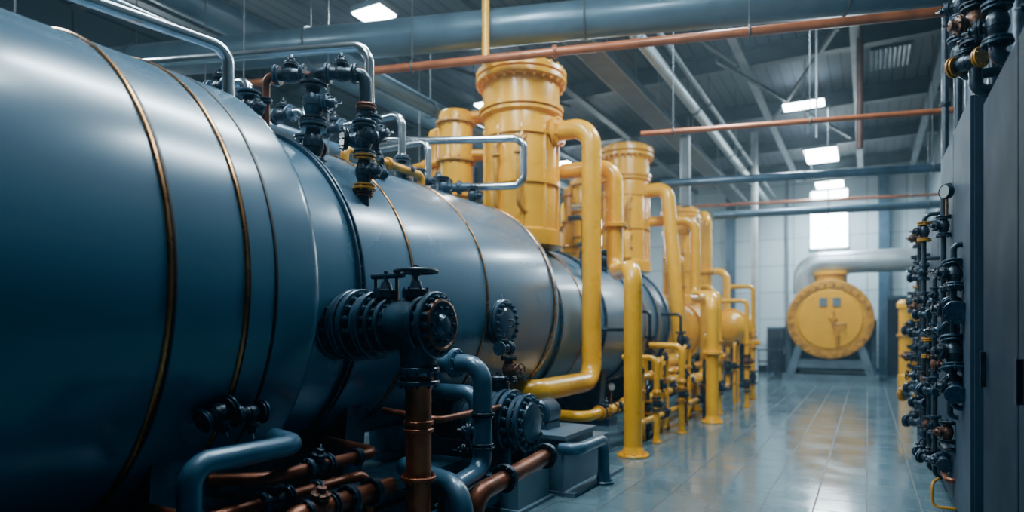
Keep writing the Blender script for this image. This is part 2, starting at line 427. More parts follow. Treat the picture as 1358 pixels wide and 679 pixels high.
b = ring(3.525, 3.545, 1.335, TX, TZ, 160, 1.29); b.bolts((TX, 3.525, TZ), (0, -1, 0), 1.32, 72, .009, .006)
part(t2, "girth_flange", b, IRONB)
for y in (3.85, 6.2): saddle(t2, y, TX, TZ, R2)
R3, Z3, X3 = 1.17, 1.72, -4.74
t3 = thing("boiler_tank", "smaller blue horizontal tank with bolted girth flanges", "tank", (X3, 10, 0), "horizontal boiler tanks")
prof = [(.3, 0), (.8, .04), (1.05, .09), (R3, .2), (R3, 6.0)]
for k in range(1, 9):
    a = k/8*pi/2; prof.append((R3-.6*(1-math.cos(a)), 6.0+.5*math.sin(a)))
prof += [(.2, 6.56)]
part(t3, "tank_shell", MB().lathe(prof, (X3, 7.25, Z3), (0, 1, 0), 128), TANK2, ang=25)
for y in (7.75, 9.4, 10.9, 12.2, 13.0):
    b = ring(y, y+.045, R3+.045, X3, Z3, 128, R3-.01); b.bolts((X3, y+.045, Z3), (0, 1, 0), R3+.026, 48, .014, .02)
    b.bolts((X3, y, Z3), (0, -1, 0), R3+.026, 48, .014, .02)
    part(t3, "girth_flange", b, IRONB)
for y in (8.6, 11.5): part(t3, "band", ring(y, y+.03, R3+.012, X3, Z3, 128, R3-.01), GOLD, "thin brass band")
for y in (8.2, 10.2, 12.6): saddle(t3, y, X3, Z3, R3)
t4 = thing("yellow_drum", "yellow horizontal drum with domed flanged end", "tank", (-4.5, 17, 0))
prof = [(.15, 0), (.45, .05), (.65, .15), (.78, .32), (.8, .45), (.8, 2.4), (.7, 2.6), (.3, 2.75)]
part(t4, "drum_shell", MB().lathe(prof, (-4.5, 16.0, 1.55), (0, 1, 0), 64), YEL, ang=25)
b = ring(16.5, 16.56, .87, -4.5, 1.55, 64, .79); b.bolts((-4.5, 16.5, 1.55), (0, -1, 0), .835, 28, .02, .02)
part(t4, "girth_flange", b, YEL)
for y in (16.8, 18.1): saddle(t4, y, -4.5, 1.55, .8)
t5 = thing("yellow_drum", "small yellow horizontal drum with domed bolted end", "tank", (-3.15, 17.9, 0))
part(t5, "drum_shell", MB().lathe([(.1, -.22), (.26, -.18), (.38, -.08), (.43, .05), (.43, 1.6), (.34, 1.75)], (-3.15, 17.4, 1.65), (0, 1, 0), 48), YEL, ang=25)
part(t5, "end_flange", MB().flange((-3.15, 17.5, 1.65), (0, 1, 0), .50, .06, 20, True), YEL)
for y in (17.7, 18.6): part(t5, "support_leg", MB().box((-3.15, y, .62), (.4, .1, 1.24)), IRONB)

# ------------------------------------------------------------------ towers
def tower(y, ztop, zbase, x=TX, r=.54, skirt=False, chamber=False):
    e = thing("yellow_tower", "tall yellow cylindrical column with wide bolted flanged cap", "industrial column", (x, y, zbase), "yellow columns")
    h = ztop-zbase
    prof = [(r*1.12, -.12 if not skirt else 0), (r*1.12, .08), (r, .12), (r, h-.95), (r*.98, h-.8)]
    part(e, "column_shell", MB().lathe(prof, (x, y, zbase), (0, 0, 1), 64), YEL)
    b = MB().lathe([(r*.98, -.82), (r*1.1, -.78), (r*1.1, -.74), (r*1.04, -.735), (r*1.04, -.72), (r*1.14, -.715), (r*1.14, -.66), (r*1.03, -.65), (r*1.03, -.26)], (x, y, ztop), (0, 0, 1), 64)
    part(e, "upper_section", b, YEL)
    b = MB().disc((x, y, ztop-.30), (0, 0, 1), r*1.22, .07, 64); b.disc((x, y, ztop-.20), (0, 0, 1), r*1.22, .07, 64)
    b.bolts((x, y, ztop-.13), (0, 0, 1), r*1.14, 28, .024, .035); b.bolts((x, y, ztop-.30), (0, 0, -1), r*1.14, 28, .024, .035)
    b.lathe([(r*1.02, -.24), (r*1.02, -.12), (r*1.05, -.11), (r*1.05, -.07), (r*.95, -.03), (r*.7, 0), (r*.2, .02)], (x, y, ztop), (0, 0, 1), 64)
    part(e, "flanged_cap", b, YEL)
    b = MB().disc((x, y, ztop), (0, 0, 1), r*.5, .06, 32).bolts((x, y, ztop+.06), (0, 0, 1), r*.4, 12, .018, .025)
    b.lathe([(r*.2, .06), (r*.18, .13), (r*.05, .15)], (x, y, ztop), (0, 0, 1), 24)
    part(e, "top_cover", b, IRON, "dark bolted top cover")
    b = MB()
    for i in range(10):
        a = 2*pi*i/10+.2
        b.bar((x+math.cos(a)*(r+.008), y+math.sin(a)*(r+.008), zbase+.12), (x+math.cos(a)*(r+.008), y+math.sin(a)*(r+.008), ztop-1.0), .04, .04)
    o = part(e, "stiffener_ribs", b, YEL); o["kind"] = "stuff"
    for zz in (zbase+.75, zbase+1.45):
        if zz < ztop-1.1:
            part(e, "hoop", MB().lathe([(r*.99, 0), (r*1.07, 0), (r*1.07, .06), (r*.99, .06)], (x, y, zz), (0, 0, 1), 64, False), YEL)
    for dx in (.55, -.1):
        px_, py_ = x+r*dx, y-r*1.18
        b = MB().tube([(px_, py_+.25, zbase+.3), (px_, py_, zbase+.4), (px_, py_, ztop-1.3), (px_, py_+.25, ztop-1.15)], .032, .08, 12)
        part(e, "instrument_pipe", b, YELD)
        for zz in (zbase+.7, zbase+1.1, zbase+1.5):
            if zz < ztop-1.35: part(e, "instrument_flange", MB().flange((px_, py_, zz), (0, 0, 1), .065, .03, 6), YELD)
    if chamber:
        for (fx, fy, cr, dz) in ((1.62, .75, .25, 0), (2.5, .3, .16, -.15)):
            cx, cy = x-r*fx, y-r*fy
            b = MB().lathe([(.08, 0), (cr*.9, .04), (cr, .1), (cr, h*.55), (cr*.9, h*.55+.05), (.08, h*.55+.09)], (cx, cy, zbase+.45+dz), (0, 0, 1), 32)
            part(e, "side_chamber", b, YEL)
            for k, zz in enumerate((zbase+.62, zbase+1.15, zbase+1.72)):
                part(e, "chamber_flange", MB().flange((cx, cy, zz+dz), (0, 0, 1), cr+.05, .04, 12), YELD)
                b = MB().cyl((cx, cy, zz+.15), (x, y, zz+.15), .06, 16)
                part(e, "chamber_branch", b, YEL)
    return e
tower(8.4, 5.5, 2.93, r=.55, chamber=True)
tower(13.1, 5.5, 2.93, r=.48, chamber=True)
tower(17.6, 4.95, 2.42, x=-4.5, r=.42)
tower(21.6, 4.0, 0, x=-5.1, r=.36, skirt=True)
def side_vessel(x, y, z0, z1, r, lab):
    e = thing("yellow_side_vessel", lab, "vessel", (x, y, z0), "yellow side vessels")
    h = z1-z0
    part(e, "vessel_shell", MB().lathe([(r*.4, -.1), (r*.9, 0), (r, .1), (r, h-.15), (r*.9, h-.04), (r*.4, h)], (x, y, z0), (0, 0, 1), 32), YEL)
    for zz in (z0+h*.3, z0+h*.72):
        part(e, "flange", MB().flange((x, y, zz), (0, 0, 1), r*1.25, .05, 12, True), YELD)
    for a in (0, 2.1, 4.2):
        part(e, "leg", MB().cyl((x+r*.8*math.cos(a), y+r*.8*math.sin(a), z0+.1), (x+r*.8*math.cos(a), y+r*.8*math.sin(a), 0), .035, 8), YELD)
svl = "slim yellow vertical vessel on legs beside the tanks"
side_vessel(-6.45, 9.6, 2.6, 4.6, .26, svl)
side_vessel(-6.4, 11.6, 2.6, 5.0, .34, svl)
side_vessel(-6.4, 14.8, 2.4, 4.8, .36, svl)

# ------------------------------------------------------------------ yellow pipes
yl = "thick yellow pipe bending down beside the blue tanks"
gy = "yellow process pipes"
pipe("yellow_pipe", "thick yellow pipe from column cap bending down into the tank", "pipe", [(-4.0, 8.4, 4.45), (-3.38, 8.4, 4.45), (-3.38, 8.4, .88), (-3.38, 6.62, .88), (-3.7, 6.62, .88)], .135, YEL, .28,
     [((-3.9, 8.4, 4.45), (1, 0, 0))], group=gy)
pipe("yellow_pipe", "yellow pipe stepping down from a column to a floor flange", "pipe", [(-4.0, 8.75, 3.96), (-3.2, 8.85, 3.96), (-3.2, 8.85, 2.42), (-2.59, 7.83, 2.38), (-2.59, 7.83, 0)], .115, YEL, .24,
     [((-3.2, 8.85, 3.1), (0, 0, 1))], foot=True, group=gy)
pipe("yellow_pipe", yl, "pipe", [(-4.05, 13.1, 4.5), (-3.60, 13.1, 4.5), (-3.36, 13.1, 1.4), (-3.34, 13.1, 1.0), (-3.34, 11.4, .95), (-3.34, 10.8, .95)], .14, YEL, .3, group=gy)
pipe("yellow_pipe", "yellow pipe stepping down from a column to a floor flange", "pipe", [(-4.1, 13.4, 3.9), (-3.15, 13.6, 3.9), (-3.15, 13.6, 2.25), (-2.33, 11.3, 2.15), (-2.33, 11.3, 0)], .105, YEL, .26,
     [((-2.33, 11.3, 1.2), (0, 0, 1))], foot=True, group=gy)
pipe("yellow_pipe", yl, "pipe", [(-4.15, 17.3, 4.4), (-3.72, 16.5, 4.4), (-3.45, 16.0, 4.4), (-3.45, 16.0, .45), (-3.45, 14.4, .45), (-4.0, 14.2, .45)], .14, YEL, .34,
     [((-3.45, 16.0, 3.0), (0, 0, 1))], group=gy)
pipe("yellow_pipe", yl, "pipe", [(-4.8, 21.6, 3.5), (-4.0, 21.6, 3.5), (-4.0, 21.6, 0)], .11, YEL, .3, foot=True, group=gy)
for (x, y, h, r) in ((-2.17, 13.9, 2.2, .045), (-2.3, 15.6, 2.6, .05), (-2.5, 9.9, 1.35, .045), (-2.45, 12.5, 2.3, .045), (-2.6, 8.9, 1.2, .04)):
    pipe("yellow_standpipe", "thin yellow standpipe on a small floor flange", "pipe", [(x-.5, y, h), (x, y, h), (x, y, 0)], r, YEL, .12, [((x, y, h*.6), (0, 0, 1))], foot=True, group="thin yellow standpipes")
pipe("yellow_pipe", "yellow pipe running low along the tank row", "pipe", [(-3.3, 7.15, .55), (-2.95, 7.15, .55), (-2.95, 12.8, .55), (-2.95, 12.8, 0)], .065, YEL, .15,
     [((-2.95, 8.6, .55), (0, 1, 0)), ((-2.95, 10.3, .55), (0, 1, 0)), ((-2.95, 11.8, .55), (0, 1, 0))], foot=True, group=gy)
pipe("yellow_pipe", "thin yellow pipe running low along the tank row", "pipe", [(-2.75, 8.5, 0), (-2.75, 8.5, .3), (-2.75, 15.0, .3), (-2.75, 15.0, 1.2)], .045, YEL, .12, group=gy)
pipe("yellow_pipe", "thin yellow pipe running beside the tank row", "pipe", [(-3.1, 9.5, 0), (-3.1, 9.5, .85), (-3.1, 14.8, .85), (-3.1, 14.8, 0)], .05, YEL, .12, [((-3.1, y, .85), (0, 1, 0)) for y in (10.2, 11.6, 13.6)], group=gy)
pipe("yellow_pipe", "short yellow pipe on top of the blue tank", "pipe", [(-4.15, 4.35, 3.1), (-4.15, 4.35, 3.24), (-4.15, 5.5, 3.24), (-4.15, 5.5, 3.1)], .04, YELD, .1,
     [((-4.15, 4.95, 3.24), (0, 1, 0))], group=gy)
pipe("yellow_hanging_pipe", "thin yellow pipe hanging from the roof to an orange pipe", "pipe", [(-4.57, 7.5, 7.5), (-4.57, 7.5, 5.3)], .05, YEL, .1, [((-4.57, 7.5, 6.5), (0, 0, 1))])
for (z, y0) in ((4.15, 8.0), (3.75, 7.9), (3.4, 8.1)):
    pipe("yellow_branch_pipe", "short yellow pipe running behind the column", "pipe", [(-7.0, y0+1.3, z), (-6.4, y0+.1, z), (-5.6, y0, z)], .05, YEL, .15,
         [((-6.0, y0+.05, z), (1, -.1, 0))], group="yellow branch pipes")
for y in (9.9, 12.0):
    pipe("yellow_branch_pipe", "yellow riser pipe on the tank row", "pipe", [(-4.1, y, 2.6), (-4.1, y, 3.5), (-4.3, y+.8, 3.5), (-4.4, y+.8, 2.8)], .065, YEL, .2, [((-4.1, y, 3.0), (0, 0, 1))], group="yellow branch pipes")
for (x, y, z0, z1) in ((-3.75, 14.9, 0, 3.3), (-3.15, 15.3, 0, 2.6)):
    pipe("yellow_branch_pipe", "yellow riser pipe on the tank row", "pipe", [(x, y, z0), (x, y, z1), (x-.5, y+.3, z1)], .06, YEL, .18, [((x, y, z1-.7), (0, 0, 1))], group="yellow branch pipes")

# ------------------------------------------------------------------ overhead pipes
def along(p, q, t): return tuple(Vector(p)+(Vector(q)-Vector(p))*t)
p, q = Vector((-11.6, 5.67, 5.9)), Vector((1.6, 9.87, 5.9)); d = q-p
pipe("overhead_pipe", "very thick blue-grey pipe hung under the roof", "pipe", [p, q], .255, BLUEL, hang=[along(p, q, t) for t in (.1, .32, .62, .86)], flanges=[], group="overhead pipes")
p, q = Vector((-11.5, 5.6, 5.3)), Vector((1.6, 9.18, 5.3)); d = q-p
pipe("overhead_orange_pipe", "long orange pipe hung under the roof", "pipe", [p, q], .056, ORG, hang=[along(p, q, t) for t in (.2, .45, .78)], flanges=[(along(p, q, t), d) for t in (.35, .6)], group="overhead orange pipes")
q = Vector((1.7, 11.45, 4.8)); p = Vector((-3.24, 10.2, 4.8))
pipe("overhead_orange_pipe", "thin orange pipe crossing above the aisle", "pipe", [p, q], .042, ORG, hang=[along(p, q, t) for t in (.1, .5, .9)], group="overhead orange pipes")
p, q = Vector((-3.97, 13.9, 4.8)), Vector((1.7, 15.3, 4.8))
pipe("overhead_pipe", "slim blue-grey pipe crossing above the aisle", "pipe", [p, q], .085, BLUE, hang=[along(p, q, t) for t in (.1, .5, .9)], group="overhead pipes")
p, q = Vector((-3.3, 16.2, 4.4)), Vector((1.7, 17.2, 4.4))
pipe("overhead_pipe", "slim blue-grey pipe crossing above the aisle", "pipe", [p, q], .09, BLUEL, hang=[along(p, q, t) for t in (.1, .5, .9)], group="overhead pipes")
p, q = Vector((-4.5, 19.5, 5.3)), Vector((1.7, 21, 5.3))
pipe("overhead_orange_pipe", "thin orange pipe crossing above the aisle", "pipe", [p, q], .04, ORG, hang=[along(p, q, t) for t in (.1, .5, .9)], group="overhead orange pipes")
pipe("overhead_pipe", "thick blue-grey pipe running along the roof", "pipe", [(-9.2, -1, 6.7), (-9.2, 25.5, 6.7)], .25, BLUEL, hang=[(-9.2, y, 6.7) for y in (1, 5, 9, 14)], group="overhead pipes")
pipe("overhead_pipe", "blue-grey pipe running along the roof behind the tanks", "pipe", [(-6.6, 6.9, 5.45), (-6.6, 20, 5.35)], .13, BLUEL, hang=[(-6.6, y, 5.4) for y in (9, 14)], group="overhead pipes")
pipe("overhead_pipe", "dark pipe running along behind the tanks", "pipe", [(-7.6, -1, 4.5), (-7.6, 16, 4.5)], .14, BLUE, hang=[(-7.6, y, 4.5) for y in (2, 6, 10, 14)], group="overhead pipes")
pipe("overhead_pipe", "steel pipe running along behind the tanks", "pipe", [(-7.0, 1, 3.9), (-7.0, 12, 3.9)], .08, SIL, hang=[(-7.0, y, 3.9) for y in (3, 7, 11)], group="overhead pipes")
pipe("overhead_pipe", "pale pipe running along the roof above the aisle edge", "pipe", [(-3.25, 9.2, 6.35), (-3.25, 25.5, 6.35)], .10, SIL, hang=[(-3.25, y, 6.35) for y in (10, 14, 18, 22)], group="overhead pipes")
pipe("overhead_pipe", "slim steel conduit running along the roof", "pipe", [(-3.0, 9.2, 6.5), (-3.0, 25.5, 6.5)], .045, STEELL, hang=[(-3.0, y, 6.5) for y in (10.2, 14.2, 18.2, 22.2)], group="overhead pipes")
e = thing("cable_tray", "grey steel cable tray hung along the roof", "cable tray", (-4.0, 9, 6.2))
for sx in (-.22, .22): part(e, "side_rail", MB().box((-4.0+sx, 17, 6.22), (.03, 16.6, .14)), STEELL)
part(e, "tray_floor", MB().box((-4.0, 17, 6.16), (.42, 16.6, .015)), STEEL)
for k, xx in enumerate((-.14, -.06, .04, .13)): part(e, "cable", MB().cyl((-4.0+xx, 8.75, 6.21), (-4.0+xx, 25.2, 6.21), .028, 8), BLK)
for y in (10, 13, 16, 19, 22):
    for sx in (-.24, .24): part(e, "hanger", MB().cyl((-4+sx, y, 6.2), (-4+sx, y, 7.5), .012, 6), STEELL)
pipe("drop_pipe", "rust-red vertical pipe dropping from the roof", "pipe", [(-.12, 13.5, 7.5), (-.12, 13.5, 4.95)], .06, REDST)
pipe("drop_pipe", "white vertical pipe from roof to floor", "pipe", [(-2.95, 20.3, 7.5), (-2.95, 20.3, 0)], .09, WHITE)
pipe("drop_pipe", "grey vertical duct dropping from the roof", "pipe", [(-3.75, 15.2, 6.15), (-3.75, 15.2, 4.5)], .12, STEELL)
pipe("drop_pipe", "thin steel conduit dropping from the roof", "pipe", [(-.75, 12.0, 7.5), (-.75, 12.0, 4.85)], .02, STEELL)
pipe("drop_pipe", "thin steel conduit on the pale wall", "pipe", [(-2.6, 25.9, 7.4), (-2.6, 25.9, 0)], .05, STEELL)

# ------------------------------------------------------------------ steel pipes above tanks
st = "bright steel pipe curving above the blue tanks"
gs = "steel pipes above tanks"
pipe("steel_pipe", "bright steel pipe bending down onto the largest tank", "pipe", [(-4.75, -1.2, 3.62), (-3.83, 2.90, 3.52), (-3.83, 2.90, 3.15)], .04, CHR, .11, group=gs)
pipe("steel_pipe", "bright steel pipe arching down to a valve stack", "pipe", [(-8.0, 2.8, 4.05), (-5.9, 3.49, 4.05), (-3.76, 4.24, 4.05), (-3.76, 4.24, 3.4)], .044, CHR, .15, [((-3.76, 4.24, 3.46), (0, 0, 1))], group=gs)
pipe("steel_pipe", "short steel pipe bending down between tanks", "pipe", [(-6.2, 3.30, 3.5), (-4.12, 3.30, 3.5), (-4.12, 3.30, 3.1)], .035, CHR, .1, group=gs)
pipe("steel_pipe", "short steel pipe bending down onto the tank", "pipe", [(-5.6, 5.3, 3.85), (-4.25, 5.3, 3.85), (-4.25, 5.3, 3.12)], .04, CHR, .12, [((-4.25, 5.3, 3.4), (0, 0, 1))], group=gs)
pipe("steel_pipe", "steel pipe forming a square loop over the tank", "pipe", [(-5.9, 6.45, 4.08), (-3.9, 7.35, 4.08), (-3.9, 7.35, 3.47), (-4.6, 7.1, 3.47)], .05, CHR, .14, group=gs)
pipe("steel_pipe", "dark pipe continuing the square loop over the tank", "pipe", [(-4.55, 7.1, 3.47), (-6.4, 6.3, 3.47)], .06, IRONB, .14, [((-4.7, 7.05, 3.47), (2, .85, 0)), ((-5.3, 6.78, 3.47), (2, .85, 0))], group=gs)
pipe("steel_pipe", st, "pipe", [(-6.4, 4.4, 3.7), (-4.7, 4.4, 3.7), (-4.7, 4.4, 3.1)], .035, CHR, .1, group=gs)
pipe("steel_pipe", st, "pipe", [(-6.5, 6.5, 3.95), (-4.8, 6.5, 3.95), (-4.8, 6.5, 3.1)], .04, CHR, .12, group=gs)
pipe("steel_pipe", st, "pipe", [(-6.8, .6, 0), (-6.8, .6, 5.0), (-6.8, 5.0, 5.0)], .05, CHR, .2, group=gs)

g = "valves above the tanks"
S1 = (-3.78, 3.62)
pipe("valve_riser", "dark pipe carrying the valves above the tank", "pipe", [(S1[0], S1[1], 2.75), (S1[0], S1[1], 3.6), (-3.44, 3.84, 3.6), (-3.44, 3.84, 3.3)], .05, IRON, .07, [((S1[0], S1[1], 2.84), (0, 0, 1)), ((-3.44, 3.84, 3.34), (0, 0, 1))], COP)
valve((*S1, 3.04), (0, 0, 1), (-.6, 1, 0), .32, "iron", "in a stack above the tank", g)
valve((*S1, 3.36), (0, 0, 1), (1, .4, 0), .32, "blue", "in a stack above the tank", g)
valve((-3.60, 3.74, 3.6), (1, .6, 0), (0, 0, 1), .24, "iron", "lying across a stack above the tank", g)
valve((-3.93, 3.53, 3.58), (1, .5, 0), (-.3, 0, 1), .24, "iron", "lying across a stack above the tank", g)
pipe("valve_spur", "short copper pipe joining valves above the tank", "pipe", [(S1[0], S1[1], 3.58), (-4.1, 3.44, 3.58), (-4.1, 3.44, 3.1)], .03, COP, .07, [((-4.1, 3.44, 3.38), (0, 0, 1))], IRON)
valve((-3.76, 4.24, 3.28), (0, 0, 1), (1, .2, 0), .32, "iron", "below the arching steel pipe", g)
valve((-3.76, 4.24, 2.97), (0, 0, 1), (.2, 1, 0), .32, "blue", "below the arching steel pipe", g)
valve((-3.58, 3.92, 3.12), (.9, 1.3, 0), (-.2, 0, 1), .28, "blue", "between two valve stacks", g)
valve((-3.42, 3.80, 3.08), (0, 0, 1), (1, -.6, 0), .27, "iron", "hanging at the tank shoulder", g)
valve((-3.42, 3.80, 2.82), (0, 0, 1), (1, 0, 0), .27, "brass", "hanging at the tank shoulder", g)
pipe("drain_pipe", "dark drain elbow with copper collar at the tank shoulder", "pipe", [(-3.42, 3.80, 3.2), (-3.42, 3.80, 2.56), (-3.56, 3.90, 2.5)], .042, IRON, .06, [((-3.42, 3.80, 2.65), (0, 0, 1))], COP)
for (x, y, z, mn, stn, s, k) in ((-4.12, 3.30, 3.28, (0, 0, 1), (1, 0, 0), .26, "iron"), (-4.45, 3.30, 3.5, (1, 0, 0), (0, 0, 1), .24, "iron"), (-4.9, 3.30, 3.5, (1, 0, 0), (0, -.4, 1), .26, "rust"),
                               (-4.25, 5.3, 3.26, (0, 0, 1), (1, 0, 0), .26, "iron"), (-4.7, 4.4, 3.3, (0, 0, 1), (1, 0, 0), .3, "iron"), (-4.95, 6.93, 3.47, (2, .85, 0), (0, 0, 1), .34, "blue"),
                               (-4.8, 6.5, 3.32, (0, 0, 1), (1, 0, 0), .3, "iron"), (-5.5, 6.7, 3.47, (2, .85, 0), (0, 0, 1), .3, "iron"), (-4.5, 5.9, 3.3, (0, 0, 1), (1, 0, 0), .26, "iron"),
                               (-4.15, 4.72, 3.24, (0, 1, 0), (0, 0, 1), .2, "rust"), (-5.2, 5.3, 3.85, (1, 0, 0), (0, 0, 1), .26, "iron"), (-5.0, 4.4, 3.7, (1, 0, 0), (0, 0, 1), .24, "iron"),
                               (-4.3, 6.1, 3.24, (0, 0, 1), (1, 0, 0), .24, "blue"), (-4.4, 6.9, 3.3, (0, 0, 1), (1, 0, 0), .24, "iron")):
    valve((x, y, z), mn, stn, s, k, "on pipes above the tank", g)

# ------------------------------------------------------------------ large valve on tank side
Y0, Z0 = 3.36, 1.63
X = Vector((1, 0, 0))
e = thing("large_gate_valve", "large dark valve assembly bolted to the tank nozzle", "valve", (-2.8, Y0, Z0))
b = MB().lathe([(.19, 0), (.17, .15), (.16, .6), (.14, .75)], (-3.42, Y0, Z0), X, 40)
part(e, "nozzle", b, IRONB)
for x0, r, t in ((-3.32, .245, .04), (-3.262, .245, .04), (-3.18, .225, .035), (-3.12, .25, .04), (-3.062, .25, .04), (-2.98, .215, .035), (-2.925, .235, .035), (-2.87, .20, .03)):
    part(e, "flange", MB().flange((x0, Y0, Z0), X, r, t, 16, True), IRONB)
b = MB().lathe([(.14, 0), (.13, .06), (.155, .12), (.175, .2), (.175, .27), (.165, .34), (.14, .38), (.12, .44)], (-2.86, Y0, Z0), X, 40)
part(e, "valve_body", b, IRONB)
for x0, r in ((-2.80, .185), (-2.525, .19)):
    part(e, "flange", MB().flange((x0, Y0, Z0), X, r, .03, 14, True), IRONB)
part(e, "face_flange", MB().flange((-2.44, Y0, Z0), X, .215, .04, 18, True), IRONB)
part(e, "cover_ring", MB().lathe([(.14, .0), (.165, 0), (.17, .012), (.165, .035), (.15, .04), (.14, .025)], (-2.40, Y0, Z0), X, 40, False), RUST, "rust-orange cover ring")
b = MB().disc((-2.40, Y0, Z0), X, .145, .03, 40); b.lathe([(.07, .03), (.05, .06), (.02, .065)], (-2.40, Y0, Z0), X, 24); b.bolts((-2.37, Y0, Z0), X, .11, 10, .012, .018)
part(e, "end_cover", b, IRONB)
for (x0, zt) in ((-2.83, 1.95), (-2.58, 1.98)):
    b = MB().lathe([(.07, 0), (.06, .08), (.09, .09), (.09, .12), (.09, .14), (.045, .15), (.03, .2)], (x0, Y0, Z0+.09), (0, 0, 1), 24)
    b.bolts((x0, Y0, Z0+.23), (0, 0, 1), .075, 6, .009, .012)
    part(e, "bonnet", b, IRON)
    part(e, "stem", MB().cyl((x0, Y0, Z0+.27), (x0, Y0, zt+.04), .017, 12), IRONB)
b = MB().torus((-2.58, Y0, 1.98), (0, 0, 1), .135, .014, 40, 10)
for i in range(3):
    a = i*2*pi/3+.3; b.cyl((-2.58, Y0, 1.98), (-2.58+.13*math.cos(a), Y0+.13*math.sin(a), 1.98), .011, 8)
b.lathe([(.03, -.03), (.03, .03)], (-2.58, Y0, 1.98), (0, 0, 1), 12)
part(e, "handwheel", b, IRON)
part(e, "tee_handle", MB().cyl((-2.95, Y0, 1.96), (-2.68, Y0, 1.96), .02, 12), IRON)
for xx in (-2.92, -2.74): part(e, "yoke_post", MB().cyl((xx, Y0, 1.76), (xx, Y0, 1.955), .012, 8), IRON)
b = MB().lathe([(.13, 0), (.12, .12), (.11, .2)], (-2.56, Y0, Z0-.1), (0, 0, -1), 32)
b.flange((-2.56, Y0, Z0-.31), (0, 0, 1), .14, .035, 10, True)
part(e, "outlet", b, IRONB)
e = thing("copper_standpipe", "thick copper vertical pipe below the large valve", "pipe", (-2.56, Y0, 0))
part(e, "pipe_run", MB().lathe([(.10, 1.29), (.095, 1.25), (.085, 1.2), (.08, .16), (.08, .03)], (-2.56, Y0, 0), (0, 0, 1), 32), COPB)
for zz, r in ((1.24, .14), (.98, .098), (.93, .098), (.62, .115), (.14, .13)):
    part(e, "flange", MB().flange((-2.56, Y0, zz), (0, 0, 1), r, .03, 10, True), COPB if r < .13 else IRONB)
part(e, "base_flange", MB().flange((-2.56, Y0, 0), (0, 0, 1), .17, .03, 8, False), IRON)

e = thing("tank_manhole", "round bolted manhole cover on the tank side", "manhole", (-3.1, 5.55, 1.66))
part(e, "manhole_neck", MB().lathe([(.20, 0), (.20, .12)], (-3.30, 5.55, 1.66), X, 40), TANK)
part(e, "manhole_rim", MB().flange((-3.22, 5.55, 1.66), X, .24, .04, 18, True), IRONB)
b = MB().flange((-3.172, 5.55, 1.66), X, .24, .035, 18, False); b.lathe([(.16, .035), (.14, .055), (.05, .065)], (-3.172, 5.55, 1.66), X, 32)
b.torus((-3.09, 5.55, 1.66), (0, 1, 0), .035, .01, 16, 8)
part(e, "manhole_cover", b, IRONB)

gb = "blue floor pipes"
pipe("blue_pipe", "thick dark blue pipe with elbow beside the largest tank", "pipe", [(-2.98, 2.56, .98), (-2.7, 2.46, .98), (-2.7, 1.84, .98), (-2.7, 1.84, 0)], .055, BLUE, .11, foot=True, group=gb)
pipe("blue_pipe", "thick blue pipe rising and bending into the equipment", "pipe", [(-3.2, 4.22, 1.33), (-2.6, 4.22, 1.33), (-2.6, 4.22, .52), (-2.6, 3.75, .45), (-2.6, 3.75, 0)], .075, BLUE, .15, [((-2.85, 4.22, 1.33), (1, 0, 0))], foot=True, group=gb)
pipe("blue_pipe", "short blue pipe curving down to the floor", "pipe", [(-3.1, 3.9, .55), (-2.35, 3.55, .55), (-2.3, 3.5, 0)], .075, BLUE, .2, foot=True, group=gb)
pipe("blue_pipe", "blue elbow pipe running beside the plinth to the floor", "pipe", [(-2.58, 5.62, .46), (-2.40, 5.62, .46), (-2.40, 6.3, .46), (-2.40, 6.3, 0)], .062, BLUE, .12, foot=True, group=gb)
pipe("blue_pipe", "thick blue pipe rising between pump and tank", "pipe", [(-3.5, 4.7, 1.05), (-2.95, 4.7, 1.05), (-2.95, 4.7, .0)], .07, BLUE, .14, foot=True, group=gb)
cl = "copper pipe with dark flanges running low beside the tanks"
gc = "copper pipes"
pipe("copper_pipe", cl, "pipe", [(-2.98, 2.15, .82), (-2.74, 2.3, .82), (-2.74, 3.15, .82), (-3.3, 3.3, .82)], .034, COP, .1, [((-2.74, 2.98, .82), (0, 1, 0))], IRON, group=gc)
pipe("copper_pipe", cl, "pipe", [(-3.3, 2.0, .66), (-2.85, 2.0, .66), (-2.85, 3.2, .66), (-2.85, 3.2, 0)], .034, COP, .1, [((-2.85, 2.75, .66), (0, 1, 0))], IRON, group=gc)
pipe("copper_pipe", "thick copper pipe with big dark flange near the floor", "pipe", [(-2.62, 2.3, .0), (-2.62, 2.3, .62), (-2.62, 3.15, .62)], .055, COP, .12, [((-2.62, 2.78, .62), (0, 1, 0)), ((-2.62, 2.98, .62), (0, 1, 0))], IRON, group=gc)
pipe("copper_pipe", "thick copper pipe ending in a dark flange beside the plinth", "pipe", [(-2.5, 3.8, 0), (-2.45, 3.92, .42), (-2.45, 5.1, .50)], .07, COP, .14, [((-2.45, 5.02, .50), (0, 1, 0)), ((-2.45, 4.3, .45), (0, 1, 0))], IRON, group=gc)
pipe("copper_pipe", "thin copper pipe beneath the blue tank", "pipe", [(-3.4, 4.0, .95), (-2.9, 4.05, .9), (-2.9, 5.0, .9)], .028, COP, .08, group=gc)
e = thing("floor_skid", "dark blue steel skid frame under the tanks", "frame", (-3.1, 4, 0))
b = MB()
for x in (-3.3, -2.85): b.box((x, 4.4, .16), (.09, 3.0, .12))
for y in (2.95, 3.9, 5.85): b.box((-3.08, y, .08), (.55, .1, .16))
part(e, "skid_frame", b, IRONB)
e = thing("equipment_bench", "dark blue steel bench frame beneath the tanks", "frame", (-3.35, 3.9, 0))
part(e, "bench_top", MB().box((-3.35, 3.95, .42), (.5, 1.7, .07)), IRONB)
